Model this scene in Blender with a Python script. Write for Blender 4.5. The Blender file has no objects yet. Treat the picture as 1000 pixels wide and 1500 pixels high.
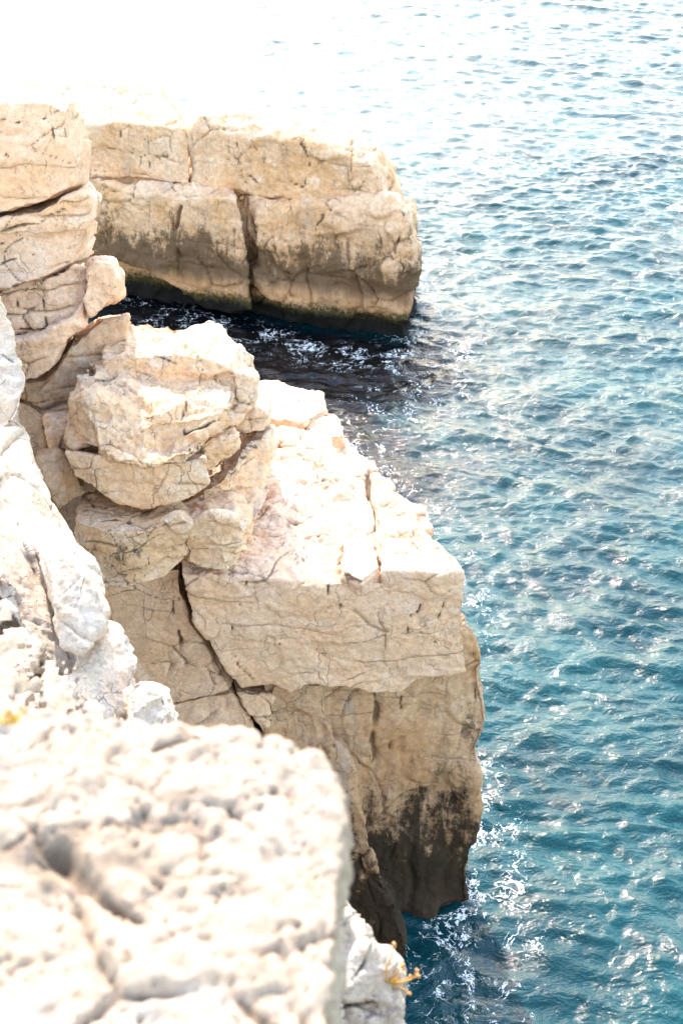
import bpy, bmesh, math, random
import numpy as np
from mathutils import Vector
from mathutils.bvhtree import BVHTree

C = bpy.context.scene.collection
sc = bpy.context.scene
PITCH = math.radians(32.0); CAMZ = 20.0; FPX = 2083.0
cp, sp = math.cos(PITCH), math.sin(PITCH)

# ------------------------------------------------------------------ survey helper: sight line -> point at a given distance or height
def ray(px, py):
    u = (750 - py) / FPX; r = (px - 500) / FPX
    return (r, cp + u * sp, -sp + u * cp)
def V(px, py, y=None, z=None):
    d = ray(px, py)
    t = y / d[1] if y is not None else (CAMZ - z) / -d[2]
    return (d[0] * t, d[1] * t, CAMZ + d[2] * t)

# ------------------------------------------------------------------ numpy noise
def _h(ix, iy, iz, s):
    h = (ix.astype(np.uint32) * np.uint32(374761393) + iy.astype(np.uint32) * np.uint32(668265263)
         + iz.astype(np.uint32) * np.uint32(2147483647) + np.uint32((s * 974634777 + 12345) & 0xffffffff))
    h = (h ^ (h >> np.uint32(13))) * np.uint32(1274126177)
    h = (h ^ (h >> np.uint32(15))) * np.uint32(2246822519)
    return h ^ (h >> np.uint32(16))
def _f(h): return (h & np.uint32(0xffffff)).astype(np.float32) / 16777215.0
def gnoise(p, s=0):                                   # gradient noise about -1..1
    i = np.floor(p).astype(np.int64); f = (p - i).astype(np.float32)
    w = f * f * f * (f * (f * 6 - 15) + 10)
    out = 0
    for dx in (0, 1):
        for dy in (0, 1):
            for dz in (0, 1):
                h = _h(i[:, 0] + dx, i[:, 1] + dy, i[:, 2] + dz, s)
                a = ((h & np.uint32(1023)).astype(np.float32) / 511.5 - 1)
                b = (((h >> np.uint32(10)) & np.uint32(1023)).astype(np.float32) / 511.5 - 1)
                c = (((h >> np.uint32(20)) & np.uint32(1023)).astype(np.float32) / 511.5 - 1)
                g = a * (f[:, 0] - dx) + b * (f[:, 1] - dy) + c * (f[:, 2] - dz)
                wx = w[:, 0] if dx else 1 - w[:, 0]; wy = w[:, 1] if dy else 1 - w[:, 1]; wz = w[:, 2] if dz else 1 - w[:, 2]
                out = out + g * wx * wy * wz
    return out * 1.4
def fbm(p, s=0, o=4, gain=.5):
    v = 0; a = 1.0
    for k in range(o):
        v = v + a * gnoise(p * (2.03 ** k) + 17.3 * k, s + k); a *= gain
    return v
def ridged(p, s=0, o=4):
    v = 0; a = .5
    for k in range(o):
        v = v + a * (1 - np.abs(gnoise(p * (2.1 ** k) + 7.7 * k, s + k)) * 1.6); a *= .5
    return v
def vnoise(p, s=0): return np.stack([gnoise(p, s), gnoise(p, s + 31), gnoise(p, s + 57)], 1)
def worley(p, s=0):
    i = np.floor(p).astype(np.int64); n = len(p)
    f1 = np.full(n, 9., np.float32); f2 = np.full(n, 9., np.float32); cid = np.zeros(n, np.float32)
    for dx in (-1, 0, 1):
        for dy in (-1, 0, 1):
            for dz in (-1, 0, 1):
                c = i + np.array([dx, dy, dz])
                h = _h(c[:, 0], c[:, 1], c[:, 2], s)
                o = np.stack([(h & np.uint32(1023)), (h >> np.uint32(10)) & np.uint32(1023), (h >> np.uint32(20)) & np.uint32(1023)], 1) / 1023.
                d = np.sqrt((((c + o) - p) ** 2).sum(1)).astype(np.float32)
                nb = d < f1
                f2 = np.where(nb, f1, np.minimum(f2, d)); cid = np.where(nb, _f(_h(c[:, 0], c[:, 1], c[:, 2], s + 5)), cid); f1 = np.where(nb, d, f1)
    return f1, f2, cid
def sstep(a, b, x):
    t = np.clip((x - a) / (b - a), 0, 1); return t * t * (3 - 2 * t)

# ------------------------------------------------------------------ object helpers
def prop(o, label=None, cat=None, group=None, kind=None):
    if label: o['label'] = label
    if cat: o['category'] = cat
    if group: o['group'] = group
    if kind: o['kind'] = kind
    return o
def thing(name, loc, label, cat, group=None):
    o = bpy.data.objects.new(name, None); C.objects.link(o); o.location = loc; o.empty_display_size = .5
    return prop(o, label, cat, group)
def link_mesh(name, me, mat, parent=None, origin=None):
    o = bpy.data.objects.new(name, me); me.name = name
    me.materials.clear(); me.materials.append(mat)
    C.objects.link(o)
    if parent is not None: o.parent = parent; off = np.array(parent.location)
    else: off = np.array(origin if origin is not None else (0, 0, 0)); o.location = off
    n = len(me.vertices); co = np.empty(n * 3, np.float32); me.vertices.foreach_get('co', co)
    co = co.reshape(-1, 3) - off; me.vertices.foreach_set('co', co.ravel().astype(np.float32)); me.update()
    return o

def loft(rings):
    bm = bmesh.new(); vs = [[bm.verts.new(p) for p in r] for r in rings]; n = len(rings[0])
    bm.faces.new(vs[0]); bm.faces.new(vs[-1][::-1])
    for a, b in zip(vs, vs[1:]):
        for k in range(n): bm.faces.new((a[(k + 1) % n], a[k], b[k], b[(k + 1) % n]))
    bmesh.ops.recalc_face_normals(bm, faces=bm.faces)
    return bm

DEF = dict(lf=.10, mf=.05, th=.5, tha=.03, groove=.03, ws=1.0, wa=.05, wc=.05, rough=.02, top=.04, warp=.10, asp=1.6, runnel=.0, smooth=4)
def rock(name, mat, rings, vox, seed, parent=None, cracks=(), label=None, **kw):
    """carve one rock: coarse block -> fine skin -> bedding, joints, pits"""
    P = dict(DEF); P.update(kw)
    bm = loft(rings); bvh = BVHTree.FromBMesh(bm)
    me = bpy.data.meshes.new('t'); bm.to_mesh(me); bm.free()
    ob = bpy.data.objects.new('t', me); C.objects.link(ob)
    m = ob.modifiers.new('r', 'REMESH'); m.mode = 'VOXEL'; m.voxel_size = vox
    m = ob.modifiers.new('s', 'SMOOTH'); m.factor = .5; m.iterations = P['smooth']
    dg = bpy.context.evaluated_depsgraph_get(); dg.update()
    fm = bpy.data.meshes.new_from_object(ob.evaluated_get(dg))
    bpy.data.objects.remove(ob); bpy.data.meshes.remove(me)
    n = len(fm.vertices); co = np.empty(n * 3, np.float32); nr = np.empty(n * 3, np.float32)
    fm.vertices.foreach_get('co', co); co = co.reshape(-1, 3)
    def normals():
        fm.vertices.foreach_set('co', co.ravel().astype(np.float32)); fm.update()
        fm.vertices.foreach_get('normal', nr); return nr.reshape(-1, 3).copy()
    nn = normals(); p = co.astype(np.float64)
    sc_ = P.get('scale', 1.0); q = p / sc_
    up = np.clip(nn[:, 2], 0, 1); upm = sstep(.35, .8, up); side = 1 - sstep(.3, .75, np.abs(nn[:, 2]))
    # warp the whole block, then chip it
    d = vnoise(q * .55, seed) * P['warp'] + vnoise(q * 1.7, seed + 3) * P['warp'] * .42 + vnoise(q * 5., seed + 9) * P['warp'] * .13
    d = d * sc_
    off = fbm(q * .9, seed + 11, 3) * P['lf'] * .6
    # joint-bounded facets, stretched along bedding
    wq = q + vnoise(q * 1.3, seed + 21) * .22
    f1, f2, cid = worley(wq / P['ws'] * np.array([1, 1, P['asp']]), seed + 2)
    e = f2 - f1
    off += (cid - .5) * P['wa'] * 2 * sstep(.0, .10, e)
    cr = (1 - sstep(.0, .045, e)) * sstep(-.15, .25, gnoise(q * 1.1, seed + 66)); off -= cr * P['wc']
    g1, g2, cid2 = worley((wq + vnoise(q * 4, seed + 5) * .05) / (P['ws'] * .37) * np.array([1, 1, P['asp'] * 1.1]), seed + 8)
    e2 = g2 - g1
    msk = sstep(-.1, .35, gnoise(q * .8, seed + 77))
    off += (cid2 - .5) * P['wa'] * .7 * msk; c2 = (1 - sstep(0, .06, e2)) * msk * sstep(0, .3, gnoise(q * 2.3, seed + 67)); off -= c2 * P['wc'] * .4
    # bedding steps on the sides
    zz = q[:, 2] + gnoise(q * .7, seed + 41) * .16 + gnoise(q * 2.6, seed + 42) * .03 + q[:, 0] * .04
    k = zz / P['th']; ki = np.floor(k); fr = k - ki
    z0 = np.zeros_like(ki).astype(np.int64)
    hh = _f(_h(ki.astype(np.int64), z0, z0, seed + 3)); hn = _f(_h(ki.astype(np.int64) + 1, z0, z0, seed + 3))
    off += ((hh + (hn - hh) * sstep(.86, 1., fr)) - .5) * 2 * P['tha'] * side
    gr = (1 - sstep(0, .04 / P['th'], np.minimum(fr, 1 - fr))) * sstep(-.2, .3, gnoise(q * .9, seed + 44)) * side
    off -= gr * P['groove']
    # vertical rain runnels
    if P['runnel']:
        off -= P['runnel'] * ridged(q * np.array([3.2, 3.2, .35]), seed + 51, 3) * side
    # pitted solution-weathered tops
    off += ridged(q * 1.9, seed + 61, 4) * P['top'] * upm - upm * P['top'] * .55
    pit = sstep(.15, .85, gnoise(q * np.array([2.6, 5.2, 4.2]) + vnoise(q * 6., seed + 70) * .35, seed + 71)) * sstep(-.2, .5, gnoise(q * 1.3, seed + 72)); off -= pit * P['top'] * .9 * upm
    if P.get('crev'):                               # thin solution crevices at three sizes
        for fs, am in zip((.9, 2.1, 4.7, 8.7), P.get('cw', (1., .7, .4))):
            nv = np.abs(gnoise(q * fs * np.array([.8, 1.5, 1.3]) + vnoise(q * fs * 2.1, seed + 76) * .4, seed + int(fs * 10)))
            gv = (1 - sstep(0, .06, nv)) * sstep(-.05, .35, gnoise(q * fs * .7, seed + 78)) * (.25 + .75 * upm)
            off -= gv * P['crev'] * am; karr = gv if fs == .9 else np.maximum(karr, gv * .8)
    if P.get('karst'):
        kk = ridged(q * np.array([1.5, 2.6, 2.]) + vnoise(q * 2.2, seed + 73) * .3, seed + 74, 5); off += (kk - .55) * P['karst']
    off += fbm(q * 3.1, seed + 81, 3) * P['mf'] * .6 + fbm(q * 9., seed + 83, 3) * P['rough']
    off *= sc_
    co = (p + d + nn * off[:, None]).astype(np.float32)
    # drawn joints: real grooves along a line on the rock
    crk = np.maximum(cr * .7, np.maximum(c2 * .45, gr * .6)).astype(np.float32)
    if P.get('crev'): crk = np.maximum(crk, karr * .6).astype(np.float32)
    if cracks:
        wp = p + vnoise(p * 2.2 / sc_, seed + 91) * .075 * sc_ + vnoise(p * 8, seed + 92) * .018
        for pl, w, dep in cracks:
            pts = []
            for a, b in pl:
                dr = Vector(ray(a, b)).normalized(); hit = bvh.ray_cast(Vector((0, 0, CAMZ)), dr)
                if hit[0] is not None: pts.append(np.array(hit[0]))
            if len(pts) < 2: continue
            dm = np.full(n, 9., np.float64)
            for a, b in zip(pts, pts[1:]):
                ab = b - a; t = np.clip(((wp - a) @ ab) / (ab @ ab + 1e-9), 0, 1)
                dm = np.minimum(dm, np.sqrt(((wp - a - t[:, None] * ab) ** 2).sum(1)))
            ww = w * np.clip(.72 + 1.1 * gnoise(p * 1.6 / sc_, seed + 95), .0, 1.4)
            f = np.clip(1 - dm / np.maximum(ww, .002), 0, 1) ** .8
            co -= (nn * (f * dep)[:, None]).astype(np.float32); crk = np.maximum(crk, np.clip(f * 1.3, 0, 1))
            # shoulders of the joint step a little
    fm.vertices.foreach_set('co', co.ravel())
    at = fm.attributes.new('crack', 'FLOAT', 'POINT'); at.data.foreach_set('value', crk.astype(np.float32))
    fm.polygons.foreach_set('use_smooth', np.ones(len(fm.polygons), bool)); fm.update()
    base = co.mean(0); base[2] = co[:, 2].min()
    o = link_mesh(name, fm, mat, parent, base)
    if label: o['label'] = label
    return o

# ------------------------------------------------------------------ materials
class NT:
    def __init__(s, name):
        s.m = bpy.data.materials.new(name); s.m.use_nodes = True; s.t = s.m.node_tree; s.t.nodes.clear()
    def n(s, ty, **kw):
        nd = s.t.nodes.new(ty)
        for k, v in kw.items():
            if k[0] == '_': setattr(nd, k[1:], v)
        for k, v in kw.items():
            if k[0] == '_': continue
            sock = nd.inputs[int(k[1:])] if k[0] == 'i' and k[1:].isdigit() else nd.inputs[k.replace('__', ' ')]
            if hasattr(v, 'is_linked') or v.__class__.__name__.startswith('NodeSocket'): s.t.links.new(v, sock)
            else: sock.default_value = v
        return nd
    def math(s, op, a, b=0., c=None):
        nd = s.n('ShaderNodeMath', _operation=op, i0=a, i1=b)
        if c is not None:
            if hasattr(c, 'is_linked'): s.t.links.new(c, nd.inputs[2])
            else: nd.inputs[2].default_value = c
        return nd.outputs[0]
    def ramp(s, fac, a, b, lo=0., hi=1.):
        nd = s.n('ShaderNodeMapRange', _interpolation_type='SMOOTHSTEP', i0=fac, i1=a, i2=b, i3=lo, i4=hi); return nd.outputs[0]
    def mix(s, fac, a, b, blend='MIX'):
        nd = s.n('ShaderNodeMix', _data_type='RGBA', _blend_type=blend)
        for k, v in ((0, fac), (6, a), (7, b)):
            if hasattr(v, 'is_linked'): s.t.links.new(v, nd.inputs[k])
            else: nd.inputs[k].default_value = v if k == 0 else (tuple(v) + (1,))[:4]
        return nd.outputs[2]
    def noise(s, vec, scale, detail=4, rough=.55, dist=0.):
        return s.n('ShaderNodeTexNoise', Vector=vec, Scale=scale, Detail=detail, Roughness=rough, Distortion=dist).outputs[0]
    def vscale(s, vec, v):
        return s.n('ShaderNodeVectorMath', _operation='MULTIPLY', i0=vec, i1=v).outputs[0]

def limestone(name, base, ochre, pale, tide=None, bands=False, fine=1.0, streak=0., dk=(.022, .015, .010), bumpd=.02, crack_dirt_shade=.85, lichen=0.):
    t = NT(name); geo = t.n('ShaderNodeNewGeometry'); pos = geo.outputs['Position']
    sep = t.n('ShaderNodeSeparateXYZ', i0=pos); z = sep.outputs[2]; x = sep.outputs[0]
    n1 = t.noise(pos, .55, 5, .6); n2 = t.noise(pos, 2.3, 6, .65, .4); n3 = t.noise(pos, 11 * fine, 6, .7); n4 = t.noise(pos, 38 * fine, 5, .7)
    col = t.mix(t.ramp(n1, .40, .64), base, ochre)
    col = t.mix(t.ramp(n2, .50, .70, 0, .75), col, pale)
    col = t.mix(t.ramp(t.noise(t.vscale(pos, (1.0, 1.0, 2.6)), 1.3, 5, .6, .8), .56, .68, 0, .5), col, ochre)
    # mineral veins and grain
    g = t.ramp(n3, .30, .70, .80, 1.12); col = t.mix(1., col, t.n('ShaderNodeCombineColor', i0=g, i1=g, i2=g).outputs[0], 'MULTIPLY')
    g = t.ramp(n4, .30, .62, .84, 1.04); col = t.mix(1., col, t.n('ShaderNodeCombineColor', i0=g, i1=g, i2=g).outputs[0], 'MULTIPLY')
    wv = t.n('ShaderNodeVectorMath', _operation='ADD', i0=t.vscale(pos, (1, 1, .45)), i1=t.vscale(t.n('ShaderNodeTexNoise', Vector=pos, Scale=1.6 * fine, Detail=4.).outputs[1], (.7, .7, .7))).outputs[0]
    vo = t.n('ShaderNodeTexVoronoi', _feature='DISTANCE_TO_EDGE', Vector=wv, Scale=1.5 * fine).outputs[0]
    hair = t.math('MULTIPLY', t.ramp(vo, 0., .014, 1, 0), t.ramp(t.noise(pos, 1.7, 3), .47, .60))
    vo2 = t.n('ShaderNodeTexVoronoi', _feature='DISTANCE_TO_EDGE', Vector=wv, Scale=5.5 * fine).outputs[0]
    hair2 = t.math('MULTIPLY', t.ramp(vo2, 0., .03, .6, 0), t.ramp(t.noise(pos, 2.4, 3), .52, .64))
    hairs = t.math('MAXIMUM', hair, hair2)
    col = t.mix(t.math('MULTIPLY', hairs, .26), col, (.16, .11, .07))
    if streak:                                      # dark rain streaks, broken up by grain
        sv = t.noise(t.vscale(pos, (2.6, 2.6, .22)), 1.5, 4, .6)
        sk = t.math('MULTIPLY', t.ramp(sv, .52, .66), t.ramp(t.noise(pos, 7., 5, .75), .44, .56))
        sk = t.math('MULTIPLY', sk, t.ramp(t.noise(pos, .8, 2), .42, .6))
        col = t.mix(t.math('MULTIPLY', sk, streak), col, (.09, .065, .045))
        gs = t.ramp(t.noise(t.vscale(pos, (1.8, 1.8, .16)), 1.2, 4, .6), .54, .66, 0, .25 if bands else .5)
        col = t.mix(gs, col, (.30, .29, .30))
    if lichen:
        lm = t.math('MULTIPLY', t.ramp(t.noise(pos, 5.5, 6, .75), .54, .62), t.ramp(t.noise(pos, .9, 2), .45, .6))
        col = t.mix(t.math('MULTIPLY', lm, lichen), col, (.10, .085, .07))
    cd = t.n('ShaderNodeAttribute', _attribute_name='crack').outputs['Fac']
    col = t.mix(t.math('MULTIPLY', t.ramp(cd, .15, .8), crack_dirt_shade), col, (.10, .07, .045))  # grime in the cracks, also deepening their weak shade in the colour
    rough = .9
    if tide is not None:                            # algae and salt line left by the sea
        rag = t.math('SUBTRACT', t.noise(t.vscale(pos, (1.3, 1.3, .5)), 1.1, 6, .68), .5)
        fin = t.math('SUBTRACT', t.noise(pos, 9., 6, .8), .5)
        big = t.math('SUBTRACT', t.noise(pos, .42, 3, .6), .5)
        vs = t.noise(t.vscale(pos, (2.1, 2.1, .55)), 1.3, 6, .72, .5)
        sn = t.math('ADD', t.math('MULTIPLY', vs, .62), t.math('MULTIPLY', t.noise(pos, 6., 6, .8), .38))
        sn = t.n('ShaderNodeMapRange', i0=sn, i1=.36, i2=.64).outputs[0]
        zb = t.math('MULTIPLY_ADD', big, -3.0, z)
        m = t.n('ShaderNodeMapRange', i0=zb, i1=tide + 2.2, i2=tide - .7, i3=-.1, i4=1.12).outputs[0]
        thr = t.math('SUBTRACT', 1., m)
        mask = t.ramp(t.math('SUBTRACT', sn, thr), -.14, .34, 0, 1)
        if bands:
            mask = t.math('MULTIPLY', mask, t.ramp(t.math('MULTIPLY_ADD', rag, -1.1, z), .95, 1.6))
            col = t.mix(t.ramp(zb, tide + 2.6, .9, 0, .6), col, (.38, .205, .095))
            col = t.mix(t.math('MULTIPLY', mask, .82), col, (.060, .036, .020))
            col = t.mix(t.ramp(t.math('MULTIPLY_ADD', fin, -.9, z), .62, .95, 1, 0), col, (.045, .036, .012))
            col = t.mix(t.ramp(t.math('MULTIPLY_ADD', fin, -.9, z), .40, .62, 1, 0), col, (.004, .004, .004))
        else:
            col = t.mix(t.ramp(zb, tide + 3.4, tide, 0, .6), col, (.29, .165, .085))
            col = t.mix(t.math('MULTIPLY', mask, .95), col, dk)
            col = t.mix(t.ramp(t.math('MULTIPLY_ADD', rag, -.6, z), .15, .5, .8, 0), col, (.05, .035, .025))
    h = t.math('ADD', t.math('MULTIPLY', n3, .9), t.math('MULTIPLY', n4, .35))
    h = t.math('ADD', h, t.math('MULTIPLY', n2, 1.2)); h = t.math('SUBTRACT', h, t.math('MULTIPLY', hairs, .8))
    pits = t.n('ShaderNodeTexVoronoi', Vector=pos, Scale=16. * fine).outputs[0]
    h = t.math('SUBTRACT', h, t.math('MULTIPLY', t.ramp(pits, .0, .30, .8, 0), t.ramp(n2, .48, .6)))
    bp = t.n('ShaderNodeBump', Strength=1., Distance=bumpd, Height=h).outputs[0]
    b = t.n('ShaderNodeBsdfPrincipled', Base__Color=col, Roughness=rough, Normal=bp)
    b.inputs['Specular IOR Level'].default_value = .25
    o = t.n('ShaderNodeOutputMaterial', i0=b.outputs[0]); return t.m

M_warm = limestone('limestone_warm', (.77, .545, .395), (.74, .485, .31), (.80, .635, .51), lichen=.3)
M_boul = limestone('limestone_boulder', (.79, .585, .42), (.76, .50, .30), (.81, .675, .55), lichen=.25, bumpd=.03)
M_pale = limestone('limestone_pale', (.56, .475, .395), (.56, .42, .30), (.58, .52, .46), crack_dirt_shade=.5)
M_ledge = limestone('limestone_ledge', (.76, .54, .39), (.73, .48, .31), (.78, .61, .49), lichen=.2)
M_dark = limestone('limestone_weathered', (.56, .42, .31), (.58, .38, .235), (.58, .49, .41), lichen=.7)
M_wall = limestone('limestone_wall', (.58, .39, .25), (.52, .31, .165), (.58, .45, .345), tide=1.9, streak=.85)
M_head = limestone('limestone_headland', (.74, .51, .345), (.68, .41, .225), (.76, .585, .44), tide=2.25, bands=True, streak=.55, lichen=.2, fine=.7)
M_near = limestone('limestone_near', (.43, .36, .295), (.38, .29, .21), (.48, .42, .36), fine=2.5, crack_dirt_shade=.7, bumpd=.006)
M_crown = limestone('limestone_pitted', (.78, .58, .42), (.75, .49, .29), (.80, .67, .55), lichen=1.0, bumpd=.04)
M_wet = limestone('wet_black_rock', (.02, .017, .015), (.03, .022, .015), (.02, .02, .02))

# ------------------------------------------------------------------ far headland
def yF(px): return 42.9 + (600 - px) * .0085
def RF(pts, dy=0.): return [V(a, b, y=(yF(a) + dy)) for a, b in pts]
head = thing('headland', (-2.5, 46, 0), 'far headland of two stone tiers with a black wave-cut foot, jutting into the glittering sea', 'headland')
VH = .075
def HR(name, pts, bpts, seed, ydep=5., cracks=(), label=None, inset=None, dy=0., **kw):
    rings = [RF(pts, dy)]
    if inset: rings = [RF(inset, -.35)] + rings
    rings.append([V(a, b, y=yF(a) + ydep) if not isinstance(b, tuple) else V(a, b[0], z=b[1]) for a, b in bpts])
    k = dict(scale=1.6, smooth=5); k.update(kw)
    return rock(name, M_head, rings, VH, seed, head, cracks, label, **k)
HR('upper_block', [(40, 174), (128, 181), (200, 186), (272, 186), (278, 264), (200, 261), (128, 260), (40, 258)],
   [(40, (122, 6.35)), (98, (120, 6.5)), (170, (120, 6.5)), (238, (123, 6.5)), (286, 205), (200, 200), (128, 200), (40, 200)], 5,
   label='square cut upper tier block left of the wide joint', lf=.05, warp=.10, wa=.025, wc=.03, tha=.02, mf=.02, top=.12, crev=.06,
   cracks=[([(128, 222), (180, 218), (240, 226)], .05, .03), ([(180, 195), (182, 215)], .05, .08), ([(212, 195), (216, 250)], .05, .07)])
HR('upper_block', [(273, 186), (350, 199), (440, 199), (500, 221), (544, 240), (574, 286), (500, 288), (400, 290), (342, 277), (279, 266)],
   [(283, (164, 6.6)), (350, (162, 6.6)), (440, (167, 6.5)), (500, (185, 6.3)), (558, (222, 5.6)), (602, 306), (560, 300), (400, 280), (342, 260), (285, 240)], 6,
   label='longer upper tier block running out to the tip', lf=.08, warp=.17, wa=.06, wc=.06, tha=.025, mf=.04, top=.12, crev=.06,
   cracks=[([(345, 208), (348, 235), (372, 262), (400, 288)], .07, .1), ([(440, 205), (450, 225), (446, 262)], .06, .09), ([(480, 205), (484, 222)], .05, .08), ([(410, 255), (450, 268), (460, 286)], .05, .07), ([(520, 240), (515, 275)], .05, .06)])
HR('lower_block', [(30, 278), (128, 282), (205, 286), (275, 291), (346, 294), (356, 330), (366, 400), (370, 452), (335, 464), (300, 452), (225, 404), (180, 384), (140, 368), (30, 340)],
   [(30, (262, 4.3)), (128, (262, 4.3)), (205, (263, 4.3)), (275, (266, 4.3)), (342, (276, 4.3)), (350, 320), (360, 380), (364, 430), (335, 430), (300, 420), (225, 370), (180, 350), (140, 340), (30, 330)], 7,
   label='rounded lower tier bulging over the cove', lf=.12, warp=.14, wa=.04, wc=.06, tha=.02, smooth=9, runnel=.04, ydep=2., dy=-.75,
   cracks=[([(272, 270), (262, 300), (252, 340), (256, 380), (262, 425)], .10, .22), ([(150, 300), (158, 330), (156, 355)], .08, .14), ([(345, 285), (352, 320)], .1, .15)])
HR('lower_block', [(344, 284), (400, 294), (500, 292), (572, 290), (592, 330), (604, 385), (594, 440), (600, 472), (520, 478), (440, 474), (375, 458), (370, 440), (363, 380), (352, 325)],
   [(348, 280), (400, 285), (500, 285), (602, 298), (608, 335), (618, 385), (606, 430), (610, 470), (520, 440), (440, 430), (375, 420), (370, 400), (366, 350), (356, 320)], 8,
   label='stained lower tier of the headland tip with a tan salt line', lf=.18, warp=.20, wa=.10, wc=.07, tha=.03, smooth=6, runnel=.06, ydep=4.,
   inset=[(375, 310), (410, 315), (500, 312), (545, 312), (560, 340), (568, 385), (570, 425), (570, 450), (515, 458), (440, 455), (385, 440), (382, 425), (380, 370), (376, 330)],
   cracks=[([(345, 285), (360, 330), (370, 360), (366, 400), (375, 445)], .14, .28), ([(465, 290), (470, 320), (462, 350), (470, 360)], .06, .1), ([(462, 365), (455, 440)], .08, .12), ([(355, 336), (400, 338), (430, 336)], .05, .08), ([(585, 320), (575, 370), (590, 400)], .1, .15)])
# wave-cut foot
bpts = [(60, 368), (140, 380), (185, 396), (230, 418), (305, 462), (370, 462), (440, 476), (520, 480), (596, 474)]
top = [(V(a, b, y=yF(a))[0], yF(a) + .18, .85 + .004 * max(0, 300 - a)) for a, b in bpts]
foot = [(p[0], p[1] - .55, -1.2) for p in top]
bt = [(p[0] + .5, p[1] + 5, p[2]) for p in top]; bf = [(p[0] + .5, p[1] + 5, -1.2) for p in top]
hc = [V(60, 300, y=47.6), V(250, 300, y=46.2), V(450, 300, y=44.6), V(540, 310, y=44.4)]
hc = [(p[0], p[1]) for p in hc] + [(1.0, 46.), (-9, 50.)]
rock('core', M_head, [[(a, b, 4.6) for a, b in hc], [(a, b, -1.2) for a, b in hc]], .12, 12, head)
rock('tidal_foot', M_head, [top + foot[::-1], bt + bf[::-1]], .08, 9, head, lf=.2, warp=.16, wa=.14, wc=.05, smooth=3, rough=.05)
o = rock('wet_rock', M_wet, [[V(588, 486, y=43.6), V(606, 488, y=43.4), V(619, 498, y=43.3), V(618, 510, y=43.3), V(585, 512, y=43.4)], [V(588, 482, y=44.6), V(604, 483, y=44.6), V(612, 488, y=44.6), V(612, 500, y=44.6), V(585, 500, y=44.6)]], .05, 10, lf=.1, warp=.12, wa=.08, smooth=3)
prop(o, 'small black wet rock awash at the tip of the far headland', 'rock')

# ------------------------------------------------------------------ pillar of beds at upper left
def FB(front, dep, sh=(0, 0), lean=0.):
    """front: list of (px,py,y) ; back = same outline pushed dep metres away, optionally shifted"""
    f = [V(a, b, y=c) for a, b, c in front]
    return [f, [(p[0] + sh[0], p[1] + dep, p[2] + sh[1]) for p in f]]
def FT(front, back):
    return [[V(a, b, y=c) for a, b, c in front], [V(a, b, y=c) for a, b, c in back]]
pil = thing('rock_pillar', (-4.6, 21, 9), 'tall blocky limestone pillar of flat beds at the left edge before the far headland', 'rock pillar')
rock('bed', M_warm, FT([(-250, 146, 20.6), (0, 152, 20.6), (62, 152, 20.6), (94, 162, 20.7), (108, 230, 20.6), (112, 275, 20.6), (60, 300, 20.6), (0, 312, 20.5), (-250, 320, 20.5)],
   [(-250, 112, 22.0), (0, 124, 21.8), (50, 126, 21.9), (104, 140, 21.8), (134, 212, 21.8), (130, 275, 21.8), (60, 280, 22.5), (0, 290, 22.5), (-250, 300, 22.5)]), .034, 21, pil,
   label='thick smooth faced top bed', lf=.04, warp=.09, wa=.03, wc=.05, tha=.015, groove=.02, mf=.02, runnel=.0, top=.05, rough=.012,
   cracks=[([(0, 181), (40, 180), (72, 172), (84, 158)], .03, .08), ([(72, 172), (80, 205), (78, 230)], .025, .06), ([(0, 222), (18, 240), (28, 270), (36, 290)], .02, .05), ([(95, 180), (100, 225)], .02, .04)])
rock('bed', M_warm, FT([(-250, 322, 20.5), (0, 316, 20.5), (60, 304, 20.5), (112, 279, 20.6), (130, 290, 20.8), (122, 340, 20.7), (108, 385, 20.6), (60, 404, 20.4), (0, 424, 20.3), (-250, 430, 20.3)],
   [(-250, 310, 22.5), (0, 300, 22.5), (60, 290, 22.5), (128, 262, 22.0), (144, 290, 22.0), (142, 330, 22.0), (132, 372, 22), (60, 385, 22.5), (0, 400, 22.5), (-250, 420, 22.5)]), .034, 22, pil,
   label='banded middle bed with thin ledges', lf=.04, warp=.09, wa=.03, wc=.04, th=.28, tha=.045, groove=.09, mf=.02, rough=.012,
   cracks=[([(0, 336), (50, 322), (75, 312), (110, 296)], .03, .10), ([(0, 356), (40, 352), (88, 345)], .02, .06), ([(0, 378), (60, 366)], .02, .05)])
rock('bed', M_warm, FT([(-250, 436, 20.5), (0, 430, 20.5), (60, 409, 20.5), (108, 390, 20.6), (128, 396, 20.8), (126, 440, 20.7), (100, 468, 20.6), (70, 490, 20.5), (20, 492, 20.5), (-250, 500, 20.4)],
   [(-250, 420, 22.5), (0, 412, 22.5), (60, 400, 22.5), (120, 380, 22.2), (140, 385, 22), (140, 420, 22.0), (110, 450, 22), (60, 470, 22.5), (0, 470, 22.5), (-250, 470, 22.5)]), .034, 23, pil,
   label='thin split bed below the dark parting', lf=.05, warp=.10, wa=.05, wc=.07, th=.3, tha=.05, groove=.07,
   cracks=[([(22, 440), (28, 470), (22, 500)], .03, .1), ([(20, 485), (60, 476), (100, 450)], .03, .08), ([(60, 440), (64, 470)], .025, .07)])
rock('bed', M_warm, FT([(-250, 505, 20.2), (15, 498, 20.2), (60, 495, 20.2), (105, 472, 20.4), (124, 440, 20.6), (120, 480, 20.5), (98, 510, 20.3), (75, 545, 20.2), (55, 556, 20.1), (-250, 560, 20.0)],
   [(-250, 480, 22.5), (15, 480, 22.5), (60, 470, 22.5), (110, 450, 22.2), (130, 430, 22), (126, 450, 22.0), (104, 480, 22), (70, 500, 22.5), (40, 520, 22.5), (-250, 520, 22.5)]), .034, 24, pil,
   label='hanging underside bed tapering to the left', lf=.06, warp=.12, wa=.05, wc=.05)
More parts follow.
